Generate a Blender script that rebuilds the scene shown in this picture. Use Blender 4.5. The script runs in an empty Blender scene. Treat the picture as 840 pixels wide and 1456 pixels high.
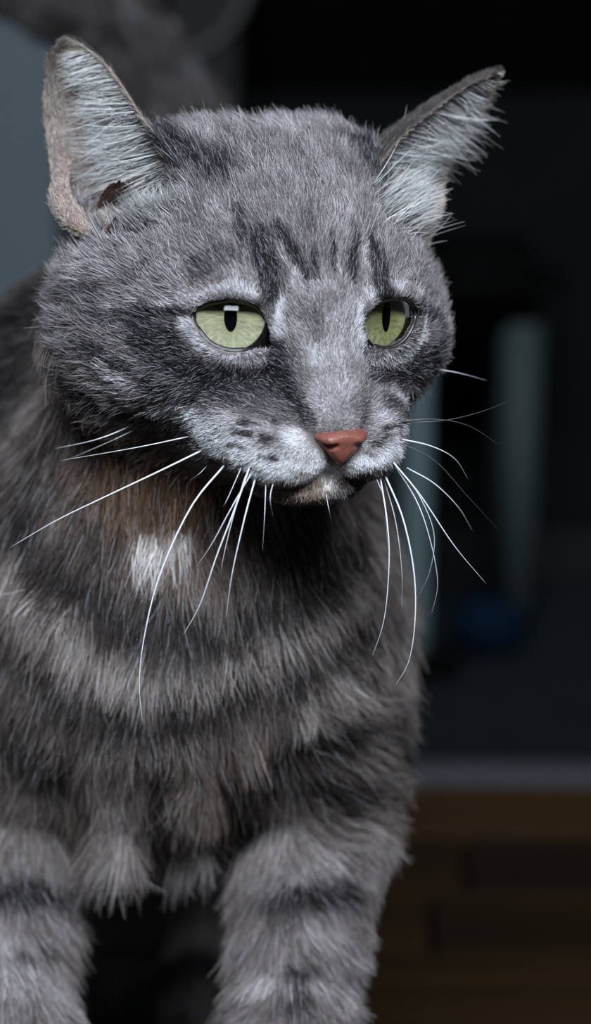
import bpy, bmesh, math, random
import numpy as np
from mathutils import Vector, Matrix
from mathutils.bvhtree import BVHTree

FUR = True
FURSCALE = 1.0
rng = np.random.default_rng(7)
random.seed(7)
scene = bpy.context.scene
col = scene.collection
CM = 0.01

# ------------------------------------------------------------------ camera
FPX = 4960.0                     # focal length in pixels of an 840x1456 image
CAM = np.array([0.0, -80.0, 36.6])   # centimetres
PITCH = math.radians(10.8)
FWD = np.array([0, math.cos(PITCH), -math.sin(PITCH)])
UP = np.array([0, math.sin(PITCH), math.cos(PITCH)])
RIGHT = np.array([1.0, 0, 0])

cam_d = bpy.data.cameras.new('camera')
cam = bpy.data.objects.new('camera', cam_d)
col.objects.link(cam)
cam.location = CAM * CM
cam.rotation_euler = (math.pi / 2 - PITCH, 0, 0)
cam_d.sensor_fit = 'VERTICAL'
cam_d.sensor_height = 24.0
cam_d.lens = 24.0 * FPX / 1456.0
cam_d.clip_start = 0.05
cam_d.dof.use_dof = True
cam_d.dof.focus_distance = 0.803
cam_d.dof.aperture_fstop = 6.2
scene.camera = cam

scene.view_settings.view_transform = 'Standard'
scene.view_settings.look = 'None'
scene.view_settings.gamma = 1.0
scene.view_settings.use_curve_mapping = False
scene.view_settings.exposure = 0.0

# ------------------------------------------------------------------ light
world = bpy.data.worlds.new('World')
scene.world = world
world.use_nodes = True
bg = world.node_tree.nodes['Background']
bg.inputs[0].default_value = (0.72, 0.82, 1.0, 1)
bg.inputs[1].default_value = 0.13

WIN_Y, WIN_Z, WIN_W, WIN_H, WIN_X = -2.0, 2.0, 1.8, 0.9, 0.25   # window behind the camera
ld = bpy.data.lights.new('window_daylight', 'AREA')
ld.shape = 'RECTANGLE'; ld.size = WIN_W; ld.size_y = WIN_H
ld.energy = 262.0
ld.color = (0.80, 0.90, 1.0)
lo = bpy.data.objects.new('window_daylight', ld)
col.objects.link(lo)
lo.location = (WIN_X, WIN_Y - 0.10, WIN_Z)
lo.rotation_euler = (math.pi / 2, 0, 0)

# ------------------------------------------------------------------ helpers
def P(u, v, D):
    """pixel + distance along the lens axis (cm) -> world point (cm)"""
    return CAM + D * FWD + RIGHT * ((u - 420.0) / FPX * D) + UP * ((728.0 - v) / FPX * D)

def proj(p):
    q = np.asarray(p, float) - CAM
    D = q @ FWD
    return np.stack([420 + FPX * (q @ RIGHT) / D, 728 - FPX * (q @ UP) / D, D], -1)

def link(name, me, mat=None, parent=None, smooth=True):
    o = bpy.data.objects.new(name, me)
    col.objects.link(o)
    if mat is not None:
        me.materials.append(mat)
    if smooth and hasattr(me, 'polygons'):
        me.polygons.foreach_set('use_smooth', np.ones(len(me.polygons), bool))
    if parent is not None:
        o.parent = parent
        o.matrix_parent_inverse = parent_inv(parent)
    return o

def parent_inv(p):
    m = Matrix.Translation(p.location)
    if p.parent is not None:
        m = m  # all nested parents keep identity bases
    return world_of(p).inverted()

def world_of(p):
    m = Matrix.LocRotScale(p.location, p.rotation_euler, p.scale)
    if p.parent is not None:
        m = world_of(p.parent) @ p.matrix_parent_inverse @ m
    return m

def mesh_from(name, V, F, scale=CM):
    me = bpy.data.meshes.new(name)
    V = np.asarray(V, float) * scale
    me.from_pydata(V.tolist() if not isinstance(V, list) else V, [], [list(map(int, f)) for f in F])
    me.update()
    return me

def mesh_quads(name, V, Q, scale=CM):
    me = bpy.data.meshes.new(name)
    V = (np.asarray(V) * scale).astype(np.float32)
    Q = np.asarray(Q, np.int32)
    me.vertices.add(len(V)); me.vertices.foreach_set('co', V.ravel())
    me.loops.add(Q.size); me.loops.foreach_set('vertex_index', Q.ravel())
    me.polygons.add(len(Q))
    me.polygons.foreach_set('loop_start', np.arange(0, Q.size, Q.shape[1], dtype=np.int32))
    me.update(calc_edges=True); me.validate()
    return me

def tag(o, label, cat, group=None, kind=None):
    if label: o['label'] = label
    if cat: o['category'] = cat
    if group: o['group'] = group
    if kind: o['kind'] = kind
    return o

def catmull(pts, n):
    pts = np.asarray(pts, float)
    m = len(pts)
    if m == 2:
        t = np.linspace(0, 1, n)[:, None]
        return pts[0] * (1 - t) + pts[1] * t
    ext = np.vstack([2 * pts[0] - pts[1], pts, 2 * pts[-1] - pts[-2]])
    t = np.linspace(0, m - 1 - 1e-9, n)
    i = t.astype(int); f = (t - i)[:, None]  # near-black colour stands in for the lack of light in this room
    p0, p1, p2, p3 = ext[i], ext[i + 1], ext[i + 2], ext[i + 3]
    return 0.5 * (2 * p1 + (p2 - p0) * f + (2 * p0 - 5 * p1 + 4 * p2 - p3) * f ** 2 + (3 * p1 - p0 - 3 * p2 + p3) * f ** 3)

def unit(v):
    return v / np.maximum(np.linalg.norm(v, axis=-1, keepdims=True), 1e-9)

def tube(path, radii, seg=6):
    path = np.asarray(path, float); n = len(path)
    T = unit(np.gradient(path, axis=0))
    ref = np.array([0.3, 0.9, 0.2])
    A = unit(np.cross(T, ref)); B = np.cross(T, A)
    ang = np.linspace(0, 2 * np.pi, seg, endpoint=False)
    V = path[:, None] + np.asarray(radii)[:, None, None] * (np.cos(ang)[None, :, None] * A[:, None] + np.sin(ang)[None, :, None] * B[:, None])
    V = V.reshape(-1, 3)
    F = []
    for i in range(n - 1):
        for j in range(seg):
            k = (j + 1) % seg
            F.append((i * seg + j, i * seg + k, (i + 1) * seg + k, (i + 1) * seg + j))
    F.append(tuple(range(seg - 1, -1, -1)))
    F.append(tuple((n - 1) * seg + j for j in range(seg)))
    return V, F

def vnoise(p, freq, seed=0):
    """smooth value noise in [-1,1] for points (N,3)"""
    q = p * freq + seed * 17.31 + 1000.0
    i = np.floor(q).astype(np.int64); f = q - i
    f = f * f * (3 - 2 * f)
    def h(a, b, c):
        n = (a * 374761393 + b * 668265263 + c * 2147483647 + seed * 144269) & 0x7fffffff
        n = ((n ^ (n >> 13)) * 1274126177) & 0x7fffffff
        n = n ^ (n >> 16)
        return (n & 0xffff) / 32767.5 - 1.0
    r = 0
    for dx in (0, 1):
        wx = f[:, 0] if dx else 1 - f[:, 0]
        for dy in (0, 1):
            wy = f[:, 1] if dy else 1 - f[:, 1]
            for dz in (0, 1):
                wz = f[:, 2] if dz else 1 - f[:, 2]
                r = r + wx * wy * wz * h(i[:, 0] + dx, i[:, 1] + dy, i[:, 2] + dz)
    return r

def vnoise3(p, freq, seed=0):
    return np.stack([vnoise(p, freq, seed + s) for s in (0, 1, 2)], -1)

# ------------------------------------------------------------------ materials
def new_mat(name):
    m = bpy.data.materials.new(name); m.use_nodes = True
    nt = m.node_tree
    return m, nt, nt.nodes['Principled BSDF']

def mat_plain(name, rgb, rough=0.6, noise=0.0, nscale=40.0, bump=0.0, spec=0.5):
    m, nt, b = new_mat(name)
    b.inputs['Roughness'].default_value = rough
    b.inputs['Specular IOR Level'].default_value = spec
    b.inputs['Base Color'].default_value = (*rgb, 1)
    if noise or bump:
        tc = nt.nodes.new('ShaderNodeTexCoord')
        n = nt.nodes.new('ShaderNodeTexNoise'); n.inputs['Scale'].default_value = nscale
        n.inputs['Detail'].default_value = 5
        nt.links.new(tc.outputs['Object'], n.inputs['Vector'])
        if noise:
            r = nt.nodes.new('ShaderNodeValToRGB')
            r.color_ramp.elements[0].position = 0.3; r.color_ramp.elements[1].position = 0.7
            r.color_ramp.elements[0].color = (*[c * (1 - noise) for c in rgb], 1)
            r.color_ramp.elements[1].color = (*[min(1, c * (1 + noise)) for c in rgb], 1)
            nt.links.new(n.outputs['Fac'], r.inputs[0]); nt.links.new(r.outputs[0], b.inputs['Base Color'])
        if bump:
            bp = nt.nodes.new('ShaderNodeBump'); bp.inputs['Strength'].default_value = bump
            bp.inputs['Distance'].default_value = 0.002
            nt.links.new(n.outputs['Fac'], bp.inputs['Height']); nt.links.new(bp.outputs[0], b.inputs['Normal'])
    return m

def mat_attr(name, rough, spec, hair=False):
    m, nt, b = new_mat(name)
    a = nt.nodes.new('ShaderNodeAttribute'); a.attribute_name = 'fur_color'
    nt.links.new(a.outputs['Color'], b.inputs['Base Color'])
    b.inputs['Roughness'].default_value = rough
    b.inputs['Specular IOR Level'].default_value = spec
    if hair:
        h = nt.nodes.new('ShaderNodeBsdfHair'); h.component = 'Reflection'
        g_ = nt.nodes.new('ShaderNodeGamma'); g_.inputs['Gamma'].default_value = 0.55
        nt.links.new(a.outputs['Color'], g_.inputs['Color']); nt.links.new(g_.outputs[0], h.inputs['Color'])
        h.inputs['RoughnessU'].default_value = 0.28
        h.inputs['RoughnessV'].default_value = 0.9
        mx = nt.nodes.new('ShaderNodeMixShader'); mx.inputs[0].default_value = 0.12
        out = nt.nodes['Material Output']
        nt.links.new(b.outputs[0], mx.inputs[1]); nt.links.new(h.outputs[0], mx.inputs[2])
        nt.links.new(mx.outputs[0], out.inputs['Surface'])
    return m

M_SKIN = mat_attr('cat_skin', 0.8, 0.15)
M_FUR = mat_attr('cat_fur', 0.5, 0.10, hair=True)

# ------------------------------------------------------------------ signed-distance sculpting
def surface_nets(V, xs, ys, zs):
    s = V < 0
    nx, ny, nz = V.shape
    cnt = np.zeros((nx - 1, ny - 1, nz - 1), np.uint8)
    for a in (0, 1):
        for b in (0, 1):
            for c in (0, 1):
                cnt += s[a:nx - 1 + a, b:ny - 1 + b, c:nz - 1 + c]
    I, J, K = np.nonzero((cnt > 0) & (cnt < 8))
    del cnt
    idx = np.full((nx - 1, ny - 1, nz - 1), -1, np.int32)
    idx[I, J, K] = np.arange(len(I))
    acc = np.zeros((len(I), 3)); num = np.zeros(len(I))
    ax = (xs, ys, zs)
    corners = [(a, b, c) for a in (0, 1) for b in (0, 1) for c in (0, 1)]
    for c0 in corners:
        for d in range(3):
            if c0[d]: continue
            c1 = list(c0); c1[d] = 1
            v0 = V[I + c0[0], J + c0[1], K + c0[2]]; v1 = V[I + c1[0], J + c1[1], K + c1[2]]
            m = (v0 < 0) != (v1 < 0)
            t = np.where(m, v0 / np.where(m, v0 - v1, 1), 0)
            base = np.stack([xs[I + c0[0]], ys[J + c0[1]], zs[K + c0[2]]], -1)
            end = np.stack([xs[I + c1[0]], ys[J + c1[1]], zs[K + c1[2]]], -1)
            acc += np.where(m[:, None], base + (end - base) * t[:, None], 0); num += m
    verts = acc / num[:, None]
    quads = []
    def emit(m, ia, ib, ic, id_, flip):
        q = np.stack([ia[m], ib[m], ic[m], id_[m]], -1)
        f = flip[m]
        q[f] = q[f][:, ::-1]
        quads.append(q[(q >= 0).all(1)])
    sx = s[:-1, 1:-1, 1:-1] != s[1:, 1:-1, 1:-1]
    emit(sx, idx[:, :-1, :-1], idx[:, 1:, :-1], idx[:, 1:, 1:], idx[:, :-1, 1:], ~s[:-1, 1:-1, 1:-1])
    sy = s[1:-1, :-1, 1:-1] != s[1:-1, 1:, 1:-1]
    emit(sy, idx[:-1, :, :-1], idx[:-1, :, 1:], idx[1:, :, 1:], idx[1:, :, :-1], ~s[1:-1, :-1, 1:-1])
    sz = s[1:-1, 1:-1, :-1] != s[1:-1, 1:-1, 1:]
    emit(sz, idx[:-1, :-1, :], idx[1:, :-1, :], idx[1:, 1:, :], idx[:-1, 1:, :], ~s[1:-1, 1:-1, :-1])
    return verts, np.concatenate(quads)

class Sculpt:
    def __init__(self, xs, ys, zs):
        self.ax = [np.asarray(a, np.float32) for a in (xs, ys, zs)]
        self.V = np.full([len(a) for a in self.ax], 5.0, np.float32)
    def box(self, lo, hi):
        sl = []
        for a, l, h in zip(self.ax, lo, hi):
            i0 = max(0, np.searchsorted(a, l) - 1); i1 = min(len(a), np.searchsorted(a, h) + 1)
            sl.append(slice(i0, max(i1, i0 + 1)))
        return tuple(sl)
    def pts(self, sl):
        g = np.meshgrid(*[a[s] for a, s in zip(self.ax, sl)], indexing='ij', sparse=True)
        return g
    def merge(self, sl, d, k, op):
        a = self.V[sl]
        if op == 'add':
            h = np.maximum(k - np.abs(a - d), 0) / max(k, 1e-6)
            self.V[sl] = np.minimum(a, d) - h * h * k * 0.25
        else:
            d = -d
            h = np.maximum(k - np.abs(a - d), 0) / max(k, 1e-6)
            self.V[sl] = np.maximum(a, d) + h * h * k * 0.25
    def ell(self, c, r, R=None, k=1.0, op='add'):
        c = np.asarray(c, float); r = np.asarray(r, float)
        R = np.eye(3) if R is None else R          # columns: local axes in world
        ext = np.abs(R) @ r + k + 0.6
        sl = self.box(c - ext, c + ext)
        x, y, z = self.pts(sl)
        x = x - c[0]; y = y - c[1]; z = z - c[2]
        k0 = 0; k1 = 0
        for i in range(3):
            l = x * R[0, i] + y * R[1, i] + z * R[2, i]
            k0 = k0 + (l / r[i]) ** 2; k1 = k1 + (l / r[i] ** 2) ** 2
        k0 = np.sqrt(k0); k1 = np.sqrt(k1)
        self.merge(sl, (k0 * (k0 - 1) / np.maximum(k1, 1e-6)).astype(np.float32), k, op)
    def cone(self, a, b, r1, r2, k=1.0, op='add'):
        a = np.asarray(a, float); b = np.asarray(b, float)
        R = max(r1, r2) + k + 0.6
        sl = self.box(np.minimum(a, b) - R, np.maximum(a, b) + R)
        x, y, z = self.pts(sl)
        ba = b - a; L = max(ba @ ba, 1e-9)
        t = np.clip(((x - a[0]) * ba[0] + (y - a[1]) * ba[1] + (z - a[2]) * ba[2]) / L, 0, 1)
        d = np.sqrt((x - a[0] - t * ba[0]) ** 2 + (y - a[1] - t * ba[1]) ** 2 + (z - a[2] - t * ba[2]) ** 2) - (r1 + (r2 - r1) * t)
        self.merge(sl, d.astype(np.float32), k, op)
    def chain(self, pts, rad, k=1.0, op='add'):
        for i in range(len(pts) - 1):
            self.cone(pts[i], pts[i + 1], rad[i], rad[i + 1], k, op)
    def mesh(self):
        return surface_nets(self.V, *[a.astype(float) for a in self.ax])

# ------------------------------------------------------------------ head frame
YAW, HPITCH = math.radians(22), math.radians(5)
HO = P(425, 452, 80.6)                                  # midpoint between the eyeballs
f0 = np.array([math.sin(YAW), -math.cos(YAW), 0])
HX = np.array([math.cos(YAW), math.sin(YAW), 0])
HY = f0 * math.cos(HPITCH) + np.array([0, 0, -1]) * math.sin(HPITCH)
HZ = np.cross(HY, HX)                                  # mirrored frame: x right, y out of the face, z up
HR = np.stack([HX, HY, HZ], 1)
def H(x, y, z): return HO + HR @ np.array([x, y, z], float)
def toH(p): return (np.asarray(p) - HO) @ HR

EYE_R = 1.1
EYE_L = H(-1.72, 0, 0)         # the eye at the picture's left
EYE_Rt = H(1.72, 0, 0)

# lid outlines in pixels, clockwise from the outer corner over the top
LID_L = [(273, 449), (283, 438), (300, 431), (327, 428), (352, 431), (370, 440), (381, 458), (389, 480), (390, 501),
         (372, 496), (350, 497), (327, 498), (303, 490), (286, 474)]
LID_R = [(592, 446), (584, 432), (572, 426), (555, 427), (538, 433), (525, 444), (517, 458), (514, 474), (522, 500),
         (532, 493), (546, 496), (562, 493), (577, 482), (588, 464)]

def ray_sphere(u, v, c, r):
    d = P(u, v, 1.0) - CAM; d = d / np.linalg.norm(d)
    m = CAM - c; b = m @ d; q = m @ m - r * r; disc = b * b - q
    if disc < 0:
        t = -b; p = CAM + d * t                          # past the ball: stay near its equator plane
        return p - FWD * 0.25
    return CAM + d * (-b - math.sqrt(disc))

# ------------------------------------------------------------------ body sculpt
def axis(lo, hi, flo, fhi, hf, hc):
    a = list(np.arange(lo, flo, hc)); b = list(np.arange(flo, fhi, hf)); c = list(np.arange(fhi, hi, hc))
    return np.array(a + b + c)
hc_ = HO - HY * 2.2
S = Sculpt(axis(-15, 9, hc_[0] - 6, hc_[0] + 6, 0.075, 0.28),
           axis(-6, 52, hc_[1] - 6.5, hc_[1] + 6.0, 0.075, 0.30),
           axis(-1, 34, hc_[2] - 6, hc_[2] + 5.6, 0.075, 0.28))

# trunk
S.ell(P(250, 890, 91), (5.2, 6.0, 5.2), k=1.5)                      # chest
S.ell(P(180, 565, 96), (4.3, 6.0, 3.9), k=2.5)                      # withers
S.ell((-4.0, 21, 16.6), (5.3, 14, 5.8), k=3)                        # barrel
S.ell((-5.0, 35, 15.5), (5.4, 6.5, 6.3), k=3)                       # haunches
S.cone(H(0, -4.2, -1.0), P(235, 800, 89.5), 3.3, 4.3, k=2.5)        # neck
S.ell(P(245, 870, 87.5), (3.9, 2.8, 3.9), k=2.0)                    # bib
S.ell(P(420, 800, 95), (2.4, 5.0, 3.9), k=1.5)                      # far shoulder blade
LEGS_F = {}
for side, s, e, m_, w in (('right', P(452, 985, 91), P(440, 1195, 90), P(414, 1456, 87.5), P(408, 1740, 86)),
                          ('left', P(26, 985, 91), P(6, 1195, 90), P(12, 1456, 87.5), P(30, 1740, 86))):
    S.ell(s, (1.85, 3.8, 4.2), k=1.8)
    S.chain([s, e, m_, w], [2.0, 1.8, 1.40, 1.25], k=0.5)
    foot = np.array([w[0], w[1] - 1.3, 1.15])
    S.cone(w, np.array([w[0], w[1] - 0.2, 1.3]), 1.25, 1.2, k=0.6)
    S.ell(foot, (1.65, 2.2, 1.15), k=0.6)
    for tx in (-1.05, -0.36, 0.36, 1.05):
        S.ell(foot + np.array([tx, -1.55 + abs(tx) * 0.35, -0.2]), (0.45, 0.8, 0.7), k=0.25)
    LEGS_F[side] = (s, e, m_, w)
S.cone(P(170, 1010, 88.6), P(165, 1185, 87.6), 1.5, 0.5, k=0.6)     # hanging chest tufts
S.cone(P(268, 1020, 89.6), P(270, 1180, 88.8), 1.4, 0.45, k=0.6)
for side, du in (('right', 0), ('left', -225)):                     # hind legs
    paw = P(285 + du, 1398, 110.5)
    hock = np.array([paw[0] + 0.9, paw[1] + 6.0, 6.8])
    knee = np.array([paw[0] + 0.4, paw[1] - 0.5, 12.5])
    S.ell((paw[0], paw[1] - 0.6, 1.25), (1.45, 2.6, 1.2), k=0.6)
    S.cone((paw[0], paw[1] + 0.8, 1.6), hock, 1.1, 1.15, k=0.6)
    S.cone(hock, knee, 1.2, 2.3, k=0.8)
    S.ell(knee + np.array([0, 3.0, 1.5]), (2.3, 4.0, 4.2), k=1.5)
    for tx in (-0.9, -0.3, 0.3, 0.9):
        S.ell((paw[0] + tx, paw[1] - 2.6 + abs(tx) * 0.4, 0.85), (0.4, 0.75, 0.7), k=0.25)
TAIL = [np.array([-4.8, 39.0, 20.0]), P(300, 290, 121), P(256, 187, 120), P(206, 107, 119.5), P(165, 45, 119), P(108, 4, 118.5),
        P(0, -46, 118), P(-140, -60, 117), P(-260, -20, 116)]
S.chain(TAIL, [1.7, 1.5, 1.4, 1.35, 1.3, 1.3, 1.25, 1.15, 0.8], k=0.5)

# head
E = np.diag
S.ell(H(0, -3.1, 0.5), (3.75, 3.9, 3.3), HR, k=2.0)               # cranium
for sx in (-1, 1):
    S.ell(H(sx * 2.85, -3.2, -0.95), (1.9, 2.4, 1.95), HR, k=1.4)    # cheeks
    S.ell(H(sx * 2.3, -1.1, -0.95), (1.65, 1.6, 1.35), HR, k=0.9)   # cheek bones
    S.ell(H(sx * 1.75, -0.55, 0.95), (1.45, 1.1, 0.75), HR, k=0.7)  # brows
    S.ell(H(sx * 2.1, -3.9, 2.45), (1.6, 1.9, 1.05), HR, k=1.2)     # ear roots
S.ell(H(0, -0.8, -2.7), (2.3, 2.7, 1.25), HR, k=1.0)                # jaw
S.chain([H(0, -0.35, 1.7), H(0, 0.75, 0.0), H(0, 1.55, -1.3), H(0, 2.05, -2.05)], [1.1, 0.85, 0.74, 0.60], k=0.9)   # bridge
for sx in (-1, 1):
    S.ell(H(sx * 0.92, 1.45, -2.75), (1.02, 1.15, 0.78), HR, k=0.35)   # whisker pads
    S.ell(H(sx * 1.5, 0.5, -2.3), (0.95, 1.2, 0.9), HR, k=0.7)
S.ell(H(-0.05, 0.62, -3.62), (1.35, 1.5, 0.55), HR, k=0.3)             # chin
for c in (EYE_L, EYE_Rt):
    S.ell(c, (EYE_R + 0.13,) * 3, k=0.6)                            # lids
# mouth crease and philtrum
for sx in (-1, 1):
    S.chain([H(0, 2.42, -3.05), H(0, 2.35, -3.3), H(sx * 0.45, 2.2, -3.47), H(sx * 0.95, 1.85, -3.5)], [0.05, 0.06, 0.05, 0.02], k=0.12, op='sub')

# eye openings: cones through the lid outlines
def carve_eye(c, lid, grow):
    pts = np.array([ray_sphere(u, v, c, EYE_R + 0.02) for u, v in lid])
    n = -FWD
    ctr = pts.mean(0)
    ax = RIGHT; ay = UP
    q = np.stack([(pts - ctr) @ ax, (pts - ctr) @ ay], -1)
    sl = S.box(c - 2.0, c + 2.0)
    x, y, z = S.pts(sl)
    px = (x - ctr[0]) * ax[0] + (y - ctr[1]) * ax[1] + (z - ctr[2]) * ax[2]
    py = (x - ctr[0]) * ay[0] + (y - ctr[1]) * ay[1] + (z - ctr[2]) * ay[2]
    dn = (x - c[0]) * n[0] + (y - c[1]) * n[1] + (z - c[2]) * n[2]
    px, py = np.broadcast_arrays(px, py)
    best = np.full(px.shape, 9.0); inside = np.zeros(px.shape, bool)
    m = len(q)
    for i in range(m):
        a = q[i]; b = q[(i + 1) % m]
        ba = b - a
        t = np.clip(((px - a[0]) * ba[0] + (py - a[1]) * ba[1]) / (ba @ ba), 0, 1)
        best = np.minimum(best, np.hypot(px - a[0] - t * ba[0], py - a[1] - t * ba[1]))
        cond = ((a[1] > py) != (b[1] > py)) & (px < (b[0] - a[0]) * (py - a[1]) / (b[1] - a[1] + 1e-12) + a[0])
        inside ^= cond
    d = np.where(inside, -best, best) - grow
    d = np.maximum(d, -(dn - 0.0))
    S.merge(sl, d.astype(np.float32), 0.08, 'sub')
    S.ell(c, (EYE_R + 0.015,) * 3, k=0.02, op='sub')
def ear_surface(A, B, N, bulge, nt_=40, ns=22, thick=0.16, skew=0.0):
    A = catmull(A, nt_); B = catmull(B, nt_)
    N = unit(np.asarray(N, float))
    t = np.linspace(0, 1, nt_)
    bl = np.interp(t, np.linspace(0, 1, len(bulge)), bulge)
    s = np.linspace(0, 1, ns)
    prof = np.sin(np.pi * s ** (1 + skew)) ** 0.75
    front = A[:, None] + (B - A)[:, None] * s[None, :, None] + N * (bl[:, None] * prof[None])[:, :, None]
    du = np.gradient(front, axis=1); dv = np.gradient(front, axis=0)
    nrm = unit(np.cross(du, dv))
    sgn = np.sign((nrm * N).sum(-1).mean()); nrm = nrm * sgn
    th = thick * (np.sin(np.pi * np.clip(s, 0.02, 0.98)) ** 0.4)[None, :, None] * (1 - 0.45 * t)[:, None, None]
    back = front + nrm * th
    return front, back, nrm, t, s

# edges from the base to the tip: (pixel, pixel, depth)
EAR1_A = [P(290, 335, 81.9), P(262, 245, 81.5), P(236, 212, 81.6), P(200, 163, 82.0), P(170, 117, 82.5), P(147, 88, 82.8), P(126, 70, 83.0), P(108, 60, 83.1)]
EAR1_B = [P(152, 425, 83.5), P(92, 318, 83.5), P(77, 275, 83.7), P(69, 215, 83.8), P(63, 155, 83.7), P(64, 112, 83.5), P(69, 84, 83.3), P(82, 65, 83.2)]
EAR2_A = [P(535, 300, 82.6), P(538, 242, 82.4), P(560, 208, 82.6), P(596, 174, 83.0), P(635, 143, 83.4), P(668, 121, 83.7), P(693, 108, 83.9), P(706, 103, 84.0)]
EAR2_B = [P(600, 370, 85.0), P(621, 315, 85.2), P(627, 275, 85.6), P(636, 240, 85.7), P(656, 204, 85.4), P(686, 162, 84.9), P(702, 128, 84.4), P(709, 108, 84.2)]
e1 = ear_surface(EAR1_A, EAR1_B, FWD * 0.9 + UP * 0.3 - RIGHT * 0.1, [1.9, 1.6, 1.1, 0.65, 0.28, 0.05])
e2 = ear_surface(EAR2_A, EAR2_B, FWD * 0.85 + UP * 0.40 - RIGHT * 0.50, [1.9, 1.75, 1.3, 0.85, 0.5, 0.12])
HOLLOW = []
for (fr_, bk_, nm_, t_, s_), lim, reach, j0_ in ((e1, 0.62, 4.6, 5), (e2, 0.5, 2.0, 8)):         # open the hollows of the ears
    for i_ in range(0, int(lim * len(t_)), 2):
        for j_ in range(j0_, len(s_) - 3, 2):
            a_ = fr_[i_, j_] - FWD * 0.22 + UP * 0.05
            b_ = a_ - FWD * reach + UP * (0.2 * reach) + RIGHT * (0.0 if reach > 3 else 1.2)
            S.cone(a_, b_, 0.22, 0.34, k=0.10, op='sub')
            HOLLOW.append((a_, b_))
carve_eye(EYE_L, LID_L, 0.02)
carve_eye(EYE_Rt, LID_R, 0.02)
# bed of the nose leather
BV, BQ = S.mesh()
del S

def vert_normals(V, Q):
    n = np.zeros_like(V)
    fn = np.cross(V[Q[:, 2]] - V[Q[:, 0]], V[Q[:, 3]] - V[Q[:, 1]])
    for i in range(4):
        for a in range(3):
            n[:, a] += np.bincount(Q[:, i], fn[:, a], len(V))
    return unit(n)
# one pass of smoothing
def smooth_mesh(V, Q, it=1, lam=0.5):
    for _ in range(it):
        acc = np.zeros_like(V); cnt = np.zeros(len(V))
        for i in range(4):
            j = (i + 1) % 4
            for a in range(3):
                acc[:, a] += np.bincount(Q[:, i], V[Q[:, j], a], len(V)) + np.bincount(Q[:, j], V[Q[:, i], a], len(V))
            cnt += np.bincount(Q[:, i], minlength=len(V)) + np.bincount(Q[:, j], minlength=len(V))
        V = V + lam * (acc / np.maximum(cnt, 1)[:, None] - V)
    return V
BV = smooth_mesh(BV, BQ, 2)
BN = vert_normals(BV, BQ)
bvh = BVHTree.FromPolygons(BV.tolist(), BQ.tolist())

def cast(u, v):
    d = P(u, v, 1.0) - CAM; d = d / np.linalg.norm(d)
    hit = bvh.ray_cast(Vector(CAM), Vector(d))
    return None if hit[0] is None else np.array(hit[0])
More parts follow.
